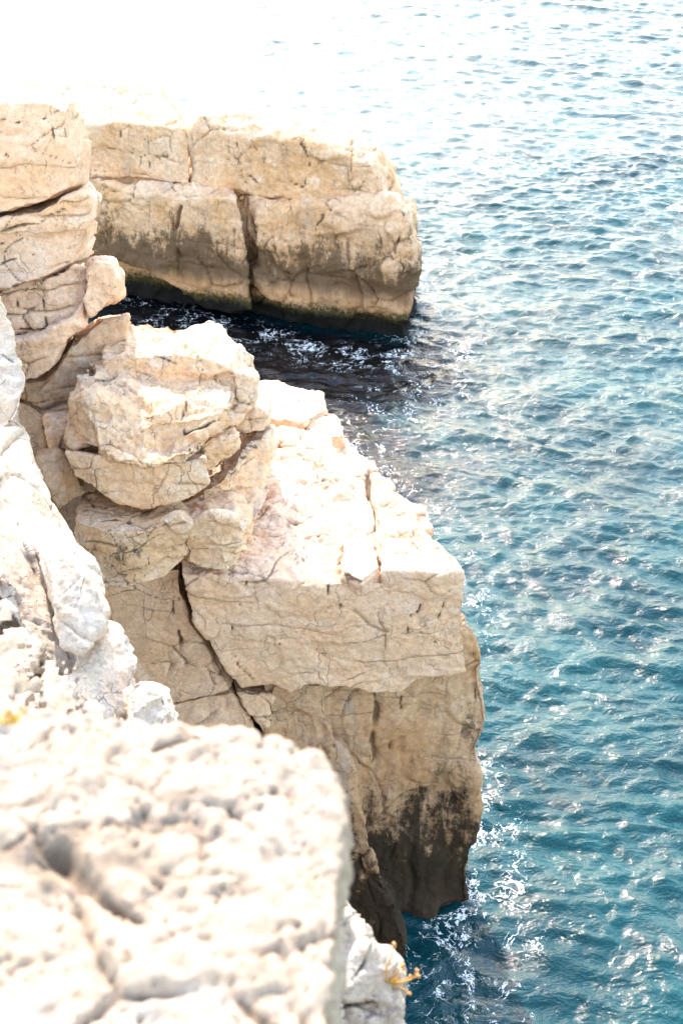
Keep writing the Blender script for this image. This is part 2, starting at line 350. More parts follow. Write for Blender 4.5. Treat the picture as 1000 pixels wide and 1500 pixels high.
o = rock('rock', M_warm, FT([(128, 398, 20.4), (140, 382, 20.5), (168, 385, 20.6), (174, 410, 20.6), (170, 438, 20.6), (130, 468, 20.5), (122, 440, 20.4)],
   [(128, 384, 21.5), (140, 376, 21.6), (170, 378, 21.6), (179, 395, 21.6), (177, 430, 21.6), (135, 450, 21.5), (128, 430, 21.5)]), .03, 25, lf=.05, warp=.10, wa=.05, wc=.05, smooth=5)
prop(o, 'cube shaped pale rock at the right foot of the tall pillar, above the cove', 'rock')
# ------------------------------------------------------------------ shaded gully slabs behind the boulders
gul = thing('gully_wall', (-4.5, 21, 6), 'shaded brown gully wall of cracked slabs, between the pale left slope and the stacked boulders', 'cliff')
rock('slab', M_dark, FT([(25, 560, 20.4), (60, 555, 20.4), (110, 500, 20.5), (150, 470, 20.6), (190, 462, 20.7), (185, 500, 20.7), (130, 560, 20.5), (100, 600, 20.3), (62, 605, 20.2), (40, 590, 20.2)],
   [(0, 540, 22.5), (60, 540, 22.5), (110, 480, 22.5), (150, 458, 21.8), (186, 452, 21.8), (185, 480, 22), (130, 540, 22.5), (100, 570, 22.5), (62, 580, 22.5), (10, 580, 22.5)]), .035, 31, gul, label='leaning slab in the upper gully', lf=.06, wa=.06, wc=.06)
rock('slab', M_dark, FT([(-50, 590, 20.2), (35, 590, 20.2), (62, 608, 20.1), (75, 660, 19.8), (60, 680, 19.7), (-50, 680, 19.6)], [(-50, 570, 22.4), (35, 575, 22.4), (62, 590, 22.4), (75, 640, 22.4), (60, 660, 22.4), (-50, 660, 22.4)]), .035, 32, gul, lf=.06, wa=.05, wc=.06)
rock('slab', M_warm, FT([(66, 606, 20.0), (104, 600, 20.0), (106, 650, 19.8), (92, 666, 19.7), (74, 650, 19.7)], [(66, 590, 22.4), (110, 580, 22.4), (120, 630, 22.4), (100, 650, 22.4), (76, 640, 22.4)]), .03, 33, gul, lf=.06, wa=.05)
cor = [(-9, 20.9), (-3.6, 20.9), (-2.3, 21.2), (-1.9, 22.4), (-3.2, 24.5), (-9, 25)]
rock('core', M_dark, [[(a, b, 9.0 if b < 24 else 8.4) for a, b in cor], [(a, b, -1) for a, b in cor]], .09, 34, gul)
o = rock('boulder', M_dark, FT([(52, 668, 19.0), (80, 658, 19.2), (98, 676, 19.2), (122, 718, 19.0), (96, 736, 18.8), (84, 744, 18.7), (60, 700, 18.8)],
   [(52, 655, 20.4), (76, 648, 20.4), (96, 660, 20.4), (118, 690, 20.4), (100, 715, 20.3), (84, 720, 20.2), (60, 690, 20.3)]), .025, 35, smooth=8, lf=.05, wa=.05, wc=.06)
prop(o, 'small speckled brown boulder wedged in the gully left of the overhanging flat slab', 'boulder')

# ------------------------------------------------------------------ stacked boulders
G = 'boulders stacked on the cliff'
o = rock('boulder', M_boul, FT([(150, 528, 20.1), (190, 520, 20.1), (270, 524, 20.0), (330, 545, 19.9), (376, 560, 19.9), (376, 580, 19.8), (350, 606, 19.7), (320, 640, 19.6), (200, 640, 19.6), (150, 600, 19.8)],
   [(160, 490, 21.0), (178, 470, 21.4), (270, 474, 21.5), (328, 476, 21.4), (362, 520, 21.0), (366, 560, 21.0), (350, 580, 21.0), (320, 600, 21.0), (200, 600, 21), (150, 570, 21)]), .028, 41, smooth=3,
   lf=.10, mf=.07, wa=.07, wc=.06, top=.12, rough=.03, ws=.7, cracks=[([(300, 545), (320, 560), (352, 572)], .03, .1), ([(215, 520), (250, 535), (300, 545)], .03, .06)])
prop(o, 'rough crusted boulder, back half of the topmost pair, against the dark cove', 'boulder', G)
o = rock('boulder', M_boul, FT([(101, 584, 19.3), (125, 582, 19.0), (190, 604, 18.9), (250, 616, 18.8), (300, 606, 18.9), (335, 592, 19.1), (340, 625, 19.1), (300, 652, 18.6), (278, 672, 18.3), (228, 682, 18.15), (165, 677, 18.2), (140, 657, 18.5), (100, 652, 19.0)],
   [(112, 545, 20.0), (130, 524, 20.6), (190, 515, 20.9), (250, 525, 20.8), (300, 535, 20.6), (340, 560, 20.3), (340, 600, 20.2), (300, 620, 20.2), (270, 640, 20.2), (220, 650, 20.2), (165, 650, 20.2), (140, 630, 20.2), (110, 620, 20.2)]), .026, 42, smooth=3,
   lf=.08, mf=.05, wa=.075, wc=.06, top=.10, rough=.03, ws=.6, th=.26, tha=.045, groove=.04, asp=1.5,
   cracks=[([(268, 560), (266, 590), (262, 610), (275, 632), (320, 618)], .03, .09), ([(160, 592), (225, 612), (232, 640), (228, 672)], .02, .05), ([(262, 545), (300, 550), (330, 575)], .03, .08), ([(110, 600), (150, 640), (155, 660)], .02, .05), ([(275, 655), (330, 640)], .025, .07)])
prop(o, 'large rounded yellow boulder with cracked face, front half of the topmost pair', 'boulder', G)
o = rock('boulder', M_boul, FT([(282, 660, 18.9), (310, 640, 19.0), (345, 632, 19.1), (350, 655, 19.1), (335, 672, 19.0), (305, 696, 18.8), (296, 690, 18.8)],
   [(282, 640, 20.2), (310, 622, 20.2), (340, 616, 20.2), (346, 635, 20.2), (335, 650, 20.2), (305, 670, 20.2), (292, 665, 20.2)]), .024, 43, smooth=7, lf=.05, wa=.04)
prop(o, 'fist shaped yellowish boulder tucked under the right end of the large rounded boulder', 'boulder', G)
o = rock('slab', M_boul, FT([(94, 660, 18.6), (130, 664, 18.5), (165, 670, 18.45), (228, 674, 18.4), (302, 668, 18.4), (306, 708, 18.3), (264, 730, 18.25), (208, 743, 18.25), (172, 738, 18.25), (140, 720, 18.3), (108, 704, 18.5)],
   [(96, 640, 20.2), (130, 645, 20.2), (165, 650, 20.2), (228, 650, 20.2), (290, 645, 20.2), (300, 670, 20.2), (262, 690, 20.2), (208, 700, 20.2), (180, 690, 20.2), (152, 685, 20.2), (120, 680, 20.2)]), .025, 44, smooth=3,
   lf=.05, warp=.08, wa=.03, wc=.03, mf=.03, tha=.015, cracks=[([(242, 690), (222, 706), (218, 738)], .022, .06)])
prop(o, 'flat overhanging slab with a sharp lower edge, directly beneath the large rounded boulder', 'slab', G)
o = rock('boulder', M_crown, FT([(108, 764, 18.05), (150, 776, 17.75), (210, 778, 17.65), (262, 758, 17.75), (275, 770, 17.85), (268, 800, 17.95), (272, 822, 17.95), (238, 852, 17.75), (190, 862, 17.65), (146, 860, 17.75), (120, 820, 17.95)],
   [(118, 722, 19.25), (150, 712, 19.65), (210, 722, 19.65), (262, 735, 19.25), (278, 745, 19.15), (278, 775, 19.25), (274, 800, 19.25), (240, 820, 19.25), (190, 830, 19.25), (146, 830, 19.25), (120, 790, 19.25)]), .025, 45, smooth=3,
   lf=.06, wa=.05, wc=.05, top=.07, cracks=[([(226, 770), (216, 800), (214, 850)], .02, .05), ([(120, 765), (180, 758), (240, 762)], .03, .05)])
prop(o, 'squat ochre boulder with a dark pitted crown, lowest in the stack above the cliff wall', 'boulder', G)
# right hand wall of the stack, tilting over the ledge
o = rock('rock', M_crown, FT([(262, 748, 18.8), (300, 722, 19.0), (345, 690, 19.3), (372, 650, 19.8), (400, 625, 20.6), (402, 660, 20.6), (398, 705, 20.2), (368, 780, 19.2), (348, 812, 18.8), (310, 800, 18.7), (275, 780, 18.7)],
   [(262, 710, 20.5), (290, 690, 20.8), (330, 660, 21.0), (350, 632, 21.6), (372, 612, 22.2), (385, 630, 22.2), (380, 670, 22), (350, 730, 21), (330, 760, 21), (300, 750, 20.8), (275, 740, 20.6)]), .03, 46, smooth=3,
   lf=.10, wa=.08, wc=.06, top=.10, rough=.03)
prop(o, 'long dark topped rock rib tilting beside the bright ledge, below the small square block', 'rock')
o = rock('boulder', M_boul, FT([(272, 768, 18.10), (310, 752, 18.00), (345, 758, 18.00), (362, 776, 18.20), (356, 806, 18.20), (332, 838, 18.00), (300, 836, 18.00), (272, 818, 18.10)],
   [(280, 740, 19.30), (310, 728, 19.30), (345, 725, 19.30), (372, 740, 19.40), (368, 780, 19.40), (336, 815, 19.30), (300, 815, 19.30), (275, 800, 19.30)]), .024, 47, smooth=3, lf=.07, wa=.07, wc=.04, ws=.8)
prop(o, 'faceted pale boulder with a bright nose, overhanging the left corner of the ledge', 'boulder', G)
o = rock('block', M_boul, FT([(346, 604, 20.4), (368, 594, 20.3), (392, 600, 20.3), (388, 630, 20.2), (362, 634, 20.2), (345, 630, 20.2)],
   [(352, 588, 21.2), (378, 568, 21.8), (404, 570, 21.8), (402, 600, 21.4), (380, 605, 21.4), (350, 605, 21.4)]), .024, 48, smooth=5, lf=.04, wa=.03, wc=.03, tha=.01, warp=.06)
prop(o, 'small square pale block lodged to the right of the topmost boulders', 'block')

# ------------------------------------------------------------------ main ledge and sea wall
led = thing('rock_ledge', (-.3, 20, 4.5), 'broad sunlit ledge with smooth tan front and scalloped lower lip above the stained cliff', 'ledge')
fr = [(262, 838), (330, 842), (400, 848), (470, 858), (545, 852), (610, 850), (676, 838), (682, 900), (682, 985), (655, 992), (612, 998), (590, 1016), (540, 1018), (500, 1006), (440, 1010), (420, 1020), (395, 1010), (352, 1012), (318, 965), (285, 915)]
yb = 18.1
front = [V(a, b, y=yb) for a, b in fr]
ztop = 7.5
bk = [(290, 660), (340, 655), (400, 652), (450, 655), (490, 662), (520, 668), (548, 686)]
back = [V(a, b, z=ztop + .05) for a, b in bk]
low = [(548, 760), (545, 830), (530, 850), (520, 850), (510, 860), (490, 860), (470, 860), (450, 860), (430, 860), (400, 860), (370, 850), (340, 810), (300, 760)]
back += [V(a, b, y=21.5) for a, b in low]
rock('block', M_ledge, [front, back], .03, 51, led, label='main block of the ledge', lf=.04, warp=.095, wa=.035, wc=.035, ws=1.1, tha=.006, groove=.01, mf=.03, rough=.014, top=.12, crev=.085, cw=(.8, .8, .6, .3), smooth=4,
   cracks=[([(545, 700), (543, 730), (545, 775), (535, 790)], 0.06, 0.16), ([(512, 780), (508, 800), (500, 830), (498, 890)], 0.045, 0.16), ([(400, 700), (440, 722), (500, 712), (540, 705)], 0.030, 0.09),
           ([(445, 668), (470, 700), (480, 712)], 0.027, 0.08), ([(400, 756), (450, 758), (478, 748)], 0.030, 0.09), ([(390, 782), (450, 788), (520, 778)], 0.034, 0.11),
           ([(480, 860), (484, 890), (478, 905)], 0.030, 0.11), ([(535, 792), (560, 825), (556, 850)], 0.041, 0.16), ([(560, 800), (600, 812), (640, 805)], 0.041, 0.11), ([(632, 820), (626, 850), (612, 900)], 0.030, 0.12),
           ([(362, 830), (365, 850), (352, 880), (356, 900)], 0.024, 0.07), ([(340, 920), (345, 960), (352, 980), (375, 1010)], 0.024, 0.07), ([(500, 850), (545, 842), (600, 845)], 0.027, 0.07),
           ([(660, 850), (640, 920), (632, 950)], 0.020, 0.05), ([(600, 850), (606, 890), (598, 930)], 0.019, 0.05), ([(400, 930), (410, 950)], 0.016, 0.04), ([(420, 660), (430, 700), (425, 760), (400, 840)], 0.020, 0.05), ([(505, 780), (530, 775), (550, 800)], 0.041, 0.14)])
tp = [(552, 718), (585, 722), (626, 742), (629, 776), (590, 782), (548, 782)]
t1 = [V(a, b, z=7.42) for a, b in tp]
rock('corner_block', M_ledge, [t1, [(p[0] - .1, p[1] + .1, 3.5) for p in t1]], .028, 52, led, lf=.04, warp=.07, wa=.04, wc=.05, top=.05, cracks=[([(556, 740), (580, 752), (600, 776)], .02, .06)])
tp = [(548, 690), (572, 702), (582, 716), (556, 718), (546, 712)]
t1 = [V(a, b, z=7.3) for a, b in tp]
rock('corner_block', M_ledge, [t1, [(p[0] - .1, p[1] + .1, 3.5) for p in t1]], .028, 53, led, lf=.04, warp=.07, wa=.04, wc=.05, top=.05)
tp = [(508, 786), (548, 790), (556, 832), (530, 850), (502, 838)]
t1 = [V(a, b, z=7.55) for a, b in tp]
rock('cap_stone', M_ledge, [t1, [(p[0], p[1] + .02, 7.2) for p in t1]], .022, 54, led, lf=.04, warp=.06, wa=.03, wc=.02, top=.04, smooth=5)
tp = [(558, 788), (640, 792), (664, 806), (676, 836), (640, 842), (560, 836)]
t1 = [V(a, b, z=7.60) for a, b in tp]
rock('cap_stone', M_ledge, [t1, [(p[0], p[1] + .02, 7.2) for p in t1]], .022, 55, led, lf=.04, warp=.06, wa=.03, wc=.02, top=.05, smooth=5, cracks=[([(600, 795), (630, 808), (660, 806)], .02, .05)])

wall = thing('sea_wall', (.5, 19, 0), 'sheer brown cliff face streaked black towards the water, below the bright ledge', 'cliff')
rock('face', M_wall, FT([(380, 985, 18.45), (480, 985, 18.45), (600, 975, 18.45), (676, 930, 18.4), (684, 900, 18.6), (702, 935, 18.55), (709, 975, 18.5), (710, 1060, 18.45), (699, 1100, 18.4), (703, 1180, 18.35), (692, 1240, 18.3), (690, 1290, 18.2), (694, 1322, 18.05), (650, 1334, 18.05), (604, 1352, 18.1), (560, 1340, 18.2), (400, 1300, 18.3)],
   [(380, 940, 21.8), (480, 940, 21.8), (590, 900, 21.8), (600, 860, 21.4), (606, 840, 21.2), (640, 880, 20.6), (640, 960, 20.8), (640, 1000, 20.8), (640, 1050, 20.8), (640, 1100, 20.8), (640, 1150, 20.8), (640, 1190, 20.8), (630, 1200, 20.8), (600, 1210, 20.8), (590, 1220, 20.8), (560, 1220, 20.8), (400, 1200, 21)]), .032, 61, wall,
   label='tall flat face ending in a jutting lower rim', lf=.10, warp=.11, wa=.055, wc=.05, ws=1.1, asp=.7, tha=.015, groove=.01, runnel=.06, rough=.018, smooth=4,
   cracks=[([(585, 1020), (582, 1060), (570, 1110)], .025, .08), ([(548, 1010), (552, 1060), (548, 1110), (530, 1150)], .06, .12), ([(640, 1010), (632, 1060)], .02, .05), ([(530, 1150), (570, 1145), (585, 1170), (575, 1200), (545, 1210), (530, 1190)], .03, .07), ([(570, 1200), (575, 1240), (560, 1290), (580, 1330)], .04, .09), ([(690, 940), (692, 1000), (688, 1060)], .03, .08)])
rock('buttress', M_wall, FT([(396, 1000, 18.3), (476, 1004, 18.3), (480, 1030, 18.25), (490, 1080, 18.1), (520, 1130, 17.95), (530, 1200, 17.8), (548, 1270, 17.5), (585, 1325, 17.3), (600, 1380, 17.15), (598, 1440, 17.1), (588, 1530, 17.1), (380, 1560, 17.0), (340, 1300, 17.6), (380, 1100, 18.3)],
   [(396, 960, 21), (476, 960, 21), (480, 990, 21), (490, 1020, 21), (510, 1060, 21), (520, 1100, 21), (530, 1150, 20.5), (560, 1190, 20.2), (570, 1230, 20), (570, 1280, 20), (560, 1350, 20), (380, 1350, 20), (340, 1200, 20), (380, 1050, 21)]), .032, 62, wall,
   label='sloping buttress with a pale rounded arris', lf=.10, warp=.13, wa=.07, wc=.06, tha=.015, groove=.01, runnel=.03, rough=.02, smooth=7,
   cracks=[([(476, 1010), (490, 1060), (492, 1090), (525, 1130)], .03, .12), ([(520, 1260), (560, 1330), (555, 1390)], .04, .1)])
rock('undercut', M_wet, [[V(570, 1310, y=18.9), V(640, 1330, y=18.9), (2.0, 18.9, -1.2), (.2, 18.9, -1.2)], [V(570, 1210, y=22), V(640, 1230, y=22), (2.6, 22, -1.2), (.2, 22, -1.2)]], .05, 63, wall, wa=.1)
pan = thing('cliff_panel', (-3, 19, 2), 'tan cliff wall in panels beneath the squat ochre boulder, left of the long winding fissure', 'cliff')
rock('panel', M_warm, FT([(60, 845, 18.6), (150, 850, 18.5), (262, 838, 18.5), (262, 868, 18.4), (276, 912, 18.4), (310, 968, 18.4), (338, 1008, 18.4), (250, 1026, 18.4), (60, 1010, 18.4)],
   [(60, 800, 21.8), (150, 800, 21.8), (262, 790, 21.8), (262, 820, 21.8), (276, 860, 21.8), (305, 900, 21.8), (340, 950, 21.8), (250, 970, 21.8), (60, 970, 21.8)]), .03, 71, pan,
   label='large warm upper panel', lf=.07, warp=.09, wa=.035, wc=.05, ws=1.0, tha=.008, groove=.01, mf=.03, rough=.012,
   cracks=[([(248, 855), (256, 900), (262, 930), (266, 965), (300, 1016)], .045, .16), ([(258, 905), (300, 950), (335, 1008)], .035, .12), ([(270, 850), (262, 880)], .04, .1), ([(266, 965), (262, 1024)], .015, .04)])
rock('panel', M_warm, FT([(60, 1016, 18.45), (250, 1031, 18.45), (338, 1014, 18.45), (372, 1060, 18.45), (390, 1100, 18.45), (390, 1500, 17.8), (60, 1500, 17.8)],
   [(60, 980, 21.8), (250, 980, 21.8), (340, 960, 21.8), (372, 1010, 21.8), (392, 1050, 21.8), (390, 1300, 21.8), (60, 1300, 21.8)]), .035, 72, pan,
   label='lower panel', lf=.07, warp=.09, wa=.05, wc=.05, tha=.008, groove=.01, cracks=[([(255, 1040), (290, 1040), (315, 1070)], .02, .06)])
rock('wedge', M_warm, FT([(346, 1016, 18.35), (398, 1018, 18.35), (398, 1092, 18.35), (376, 1060, 18.35)], [(346, 980, 20), (398, 980, 20), (398, 1040, 20), (376, 1020, 20)]), .025, 73, pan, lf=.03, wa=.02, tha=.005)

# blocks behind the ledge
bb = thing('stepped_outcrop', (-1, 24, 5), 'low stepped outcrop of jointed blocks at the back of the ledge, beside the dark cove', 'outcrop')
def top_block(pts, z, zb, seed, parent, mat=M_ledge, vox=.03, sh=(0, 0), **kw):
    t = [V(a, b, z=z) for a, b in pts]
    return rock('block', mat, [t, [(p[0] + sh[0], p[1] + sh[1], zb) for p in t]], vox, seed, parent, **kw)
top_block([(370, 560), (400, 556), (450, 570), (470, 578), (476, 600), (440, 618), (380, 606)], 7.5, 1., 81, bb, lf=.04, warp=.08, wa=.04, wc=.04, top=.06, cracks=[([(410, 575), (455, 590)], .02, .06), ([(460, 572), (458, 606)], .03, .12)])
top_block([(446, 606), (476, 602), (500, 618), (505, 640), (470, 640), (440, 632)], 7.35, 1., 82, bb, lf=.06, warp=.1, wa=.05, wc=.05, top=.06, smooth=8)
top_block([(395, 622), (440, 628), (478, 642), (496, 662), (440, 656), (395, 650)], 7.55, 3., 83, bb, lf=.04, warp=.08, wa=.04, wc=.04, top=.06, cracks=[([(432, 630), (434, 650)], .025, .1)])
top_block([(340, 600), (395, 610), (440, 622), (505, 645), (560, 700), (400, 700), (330, 660)], 7.1, -1., 84, bb, vox=.05)
# the outcrop's and ledge's foot down to the sea
core = [(-9, 22.), (-2., 21.5), (.9, 21.0), (.5, 22.6), (-.2, 25.), (-3, 26.5), (-9, 27)]
rock('core', M_wall, [[(a, b, 6.4) for a, b in core], [(a, b, -1.2) for a, b in core]], .09, 85, bb)

# ------------------------------------------------------------------ pale slope at left, nearer
slo = thing('pale_slope', (-4, 15, 7), 'steep bluish white slab slope running down the left edge, nearer than the boulders', 'slope')
rock('slab', M_pale, FT([(-300, 380, 18.2), (-6, 425, 18.0), (16, 480, 17.7), (34, 560, 17.0), (30, 612, 16.6), (0, 640, 16.2), (-300, 640, 16.0)],
   [(-300, 360, 20.), (-20, 412, 19.5), (0, 460, 19.5), (20, 520, 19.3), (20, 580, 19), (-10, 600, 19), (-300, 600, 19)]), .028, 91, slo, label='upright knob at the top of the slope', lf=.07, wa=.06, wc=.04, smooth=6,
   cracks=[([(0, 520), (20, 530)], .02, .06)])
rock('slab', M_pale, FT([(-300, 600, 16.4), (0, 622, 16.4), (34, 628, 16.6), (60, 700, 15.9), (78, 742, 15.5), (112, 800, 14.9), (150, 872, 14.3), (176, 960, 13.5), (190, 1010, 13.0), (120, 1010, 12.6), (60, 960, 12.8), (0, 860, 13.2), (-300, 800, 13.2)],
   [(-300, 570, 19.4), (-6, 590, 19.4), (24, 606, 19.2), (50, 680, 18.6), (66, 725, 18.), (100, 780, 17.5), (134, 850, 17), (160, 930, 16), (170, 980, 15.6), (120, 985, 15.6), (60, 940, 15.6), (0, 840, 16), (-300, 780, 16)]), .026, 92, slo,
   label='main pale slab with long grooves down its fall', lf=.10, warp=.10, wa=.05, wc=.03, ws=1.5, asp=.6, top=.012, rough=.012, mf=.02, runnel=.045,
   cracks=[([(0, 700), (30, 770), (60, 830), (85, 900), (110, 960)], .03, .06), ([(40, 650), (62, 720), (90, 790)], .02, .04)])
o = rock('boulder', M_pale, FT([(60, 818, 12.90), (88, 800, 13.00), (128, 838, 12.80), (157, 880, 12.60), (150, 920, 12.40), (118, 950, 12.10), (96, 942, 12.10), (80, 880, 12.40)],
   [(56, 800, 14.60), (86, 782, 14.70), (124, 815, 14.60), (150, 860, 14.40), (146, 890, 14.20), (118, 915, 14.00), (96, 905, 14.00), (76, 850, 14.30)]), .02, 93, smooth=6, lf=.05, wa=.03, wc=.02, warp=.08, top=.01, mf=.02,
   cracks=[([(62, 840), (100, 846), (120, 838)], .02, .05)])
prop(o, 'smooth grey white boulder lying half way down the pale slope, left of the cliff panels', 'boulder')
o = rock('rock', M_pale, FT([(110, 962, 12.40), (150, 930, 12.70), (176, 935, 12.70), (196, 965, 12.50), (192, 1010, 12.20), (200, 1050, 11.90), (120, 1060, 11.40), (100, 1000, 11.80)],
   [(110, 940, 13.50), (150, 905, 13.80), (170, 915, 13.80), (186, 945, 13.70), (186, 990, 13.50), (190, 1020, 13.50), (120, 1020, 13.50), (100, 980, 13.50)]), .02, 94, smooth=4, lf=.07, wa=.05, wc=.03, ws=.9, top=.03)
prop(o, 'jagged white rock with a grey shaded notch, just below the smooth grey white boulder', 'rock')
o = rock('rock', M_pale, FT([(190, 1030, 11.6), (215, 1016, 11.7), (240, 1024, 11.7), (250, 1050, 11.5), (250, 1110, 11.1), (180, 1120, 11.)],
   [(190, 1015, 12.5), (215, 1003, 12.6), (236, 1010, 12.6), (244, 1035, 12.5), (244, 1090, 12.3), (180, 1090, 12.3)]), .018, 95, smooth=5, lf=.06, wa=.06, wc=.04, ws=.5)
prop(o, 'small knobbly cream rock peeping over the back edge of the foreground block', 'rock')
rock('core', M_pale, [[V(-300, 960, y=12.5), V(60, 1040, y=12.2), V(160, 1090, y=12.4), V(225, 1130, y=11.9), (-1.2, 12.2, -1.2), (-9, 12.2, -1.2)], [(-9, 19.5, 8.), (-4.8, 19.0, 7.), (-3.9, 18.2, 6.), (-3., 17.2, 5.), (-2.8, 17.5, -1.2), (-9, 19.5, -1.2)]], .05, 96, slo, wa=.05, wc=.03, top=.03)

# ------------------------------------------------------------------ near rocks, out of focus
nb = [(-200, 1035, .0), (0, 1038, .06), (120, 1050, .05), (250, 1068, .02), (340, 1078, .0), (410, 1096, -.0), (470, 1122, -.01), (500, 1165, -.03), (507, 1235, -.05), (500, 1300, -.05), (488, 1400, -.05), (474, 1500, -.04), (455, 1680, -.03), (-200, 1750, 0)]
t1 = [V(a, b, z=17.45 + c) for a, b, c in nb]
cen = np.mean(np.array(t1), 0)
t0 = [tuple(cen + (np.array(p) - cen) * .95 + np.array([0, 0, .012])) for p in t1]
t2 = [(p[0] + .0, p[1] + .0, p[2] - .25) for p in t1]; t3 = [(p[0] - .05, p[1] - .05, 15.2) for p in t1]
o = rock('block', M_near, [t0, t1, t2, t3], .010, 101, scale=.46, smooth=3, lf=.035, warp=.045, wa=.045, wc=.06, mf=.045, rough=.030, top=.03, crev=.062, cw=(.3, .7, .9, .6), asp=1.0, ws=1.1, tha=.02,
   cracks=[([(30, 1180), (50, 1225), (75, 1240)], .018, .03), ([(130, 1180), (165, 1195), (200, 1198)], .02, .035), ([(205, 1345), (220, 1340), (235, 1325)], .02, .04), ([(130, 1440), (160, 1425), (200, 1375)], .025, .03), ([(0, 1385), (40, 1400), (80, 1390)], .015, .03), ([(300, 1130), (330, 1140)], .014, .02), ([(60, 1300), (75, 1350)], .014, .03), ([(350, 1460), (400, 1490)], .016, .03), ([(230, 1110), (300, 1100)], .012, .02),([(85, 1230), (120, 1275), (150, 1300), (185, 1330), (205, 1345)], .035, .06), ([(340, 1180), (380, 1215), (420, 1245)], .014, .03), ([(270, 1375), (330, 1370), (380, 1378)], .018, .03), ([(90, 1400), (130, 1420), (160, 1370)], .022, .03), ([(450, 1185), (475, 1195), (500, 1185)], .012, .02), ([(0, 1230), (60, 1190), (120, 1205)], .014, .02), ([(210, 1215), (260, 1220)], .012, .02)])
prop(o, 'huge blurred white block with pitted flat top filling the lower left foreground', 'block')
o = rock('rock', M_near, FT([(468, 1360, 5.0), (492, 1330, 5.1), (512, 1345, 5.1), (530, 1392, 5.0), (562, 1420, 4.95), (586, 1455, 4.9), (588, 1560, 4.6), (450, 1600, 4.4)],
   [(468, 1330, 5.6), (490, 1312, 5.7), (508, 1325, 5.7), (524, 1370, 5.6), (552, 1400, 5.6), (572, 1430, 5.5), (574, 1520, 5.3), (450, 1540, 5.3)]), .011, 102, scale=.4, smooth=4, lf=.12, warp=.14, wa=.14, wc=.14, top=.12, ws=.7, mf=.08,
   cracks=[([(535, 1400), (515, 1450), (508, 1480)], .015, .05), ([(508, 1490), (550, 1480), (565, 1500)], .012, .04)])
prop(o, 'craggy white rock carrying the dry plant, right of the huge blurred block', 'rock')
def near_rock(f, dep, seed, label, cat='rock', **kw):
    bk_ = [V(a, b, y=c + dep * .5) for a, b, c in f]; cc = np.mean(np.array(bk_), 0)
    fr_ = [tuple(cc + (np.array(p) - cc) * .93 + np.array([.02, -dep, -.06 - .25 * (p[2] > cc[2]) * .5])) for p in bk_]
    o = rock('rock', M_near, [fr_, bk_], .02, seed, scale=.5, smooth=4, lf=.14, warp=.10, wa=.06, wc=.03, top=.03, ws=1.2, mf=.03, rough=.012, karst=.04, crev=.05, **kw); prop(o, label, cat)
near_rock([(-150, 850, 7.2), (10, 872, 7.2), (40, 900, 7.0), (62, 940, 6.8), (50, 985, 6.6), (-150, 1000, 6.4)], 1.2, 111, 'blurred white rock at the left edge, highest of the near rubble')
near_rock([(30, 935, 6.6), (64, 930, 6.7), (98, 965, 6.6), (135, 1000, 6.5), (140, 1035, 6.3), (40, 1040, 6.1), (20, 985, 6.3)], 1.0, 112, 'blurred cream rock amid the near rubble, left of the jagged white rock')
near_rock([(-150, 985, 5.6), (20, 978, 5.6), (70, 1000, 5.6), (110, 1040, 5.4), (120, 1100, 5.1), (-150, 1110, 4.9)], 1.0, 113, 'low blurred white rock behind the far left corner of the huge foreground block')
near_rock([(105, 1010, 6.4), (150, 1012, 6.5), (195, 1045, 6.4), (215, 1075, 6.2), (210, 1120, 6.), (100, 1120, 5.9)], 1.0, 114, 'blurred pale rock at the right end of the near rubble by the knobbly rock')
nc = thing('near_cliff', (-2, 5, -1), 'lower mass of the white foreground cliff, seen only in gaps between its rocks', 'cliff')
rock('core', M_near, [[(-9, 12.4, 8.5), (-3.4, 12.2, 8.), (-2.4, 9.5, 9.), (-1.3, 7.0, 12.), (-.25, 5.2, 14.2), (.03, 4.3, 14.6), (-.3, -3, 14), (-9, -3, 14)], [(-9, 12.4, -1.2), (-3.4, 12.2, -1.2), (-2.4, 9.5, -1.2), (-1.3, 7.0, -1.2), (-.25, 5.2, -1.2), (.1, 4.3, -1.2), (-.3, -3, -1.2), (-9, -3, -1.2)]], .08, 120, nc, wa=.1)
near_rock([(-300, 990, 11.0), (0, 1010, 10.6), (90, 1020, 10.4), (150, 1050, 10.0), (190, 1075, 9.8), (190, 1200, 9.2), (-300, 1200, 9.)], 1.6, 121, 'broad white rock shelf joining the pale slope to the near rubble')

# ------------------------------------------------------------------ dry plants
def simple_mat(name, col, rough=.8, nz=6.):
    t = NT(name); geo = t.n('ShaderNodeNewGeometry')
    c = t.mix(t.noise(geo.outputs[0], nz * 10, 4), col, tuple(min(1, v * 1.5) for v in col))
    b = t.n('ShaderNodeBsdfPrincipled', Base__Color=c, Roughness=rough); t.n('ShaderNodeOutputMaterial', i0=b.outputs[0]); return t.m
M_straw = simple_mat('dry_straw', (.42, .22, .06)); M_bud = simple_mat('dry_bud', (.36, .18, .07)); M_leaf = simple_mat('yellow_leaf', (.50, .36, .05))
def tube(pts, r0, r1, seg=7):
    bm = bmesh.new(); prev = None; n = len(pts)
    for i, p in enumerate(pts):
        p = Vector(p); d = (Vector(pts[min(i + 1, n - 1)]) - Vector(pts[max(i - 1, 0)])).normalized()
        a = d.orthogonal().normalized(); b = d.cross(a); r = r0 + (r1 - r0) * i / (n - 1)
        ring = [bm.verts.new(p + (a * math.cos(k * 2 * math.pi / seg) + b * math.sin(k * 2 * math.pi / seg)) * r) for k in range(seg)]
        if prev:
            for k in range(seg): bm.faces.new((prev[k], prev[(k + 1) % seg], ring[(k + 1) % seg], ring[k]))
        else: bm.faces.new(ring[::-1])
        prev = ring
    bm.faces.new(prev); return bm
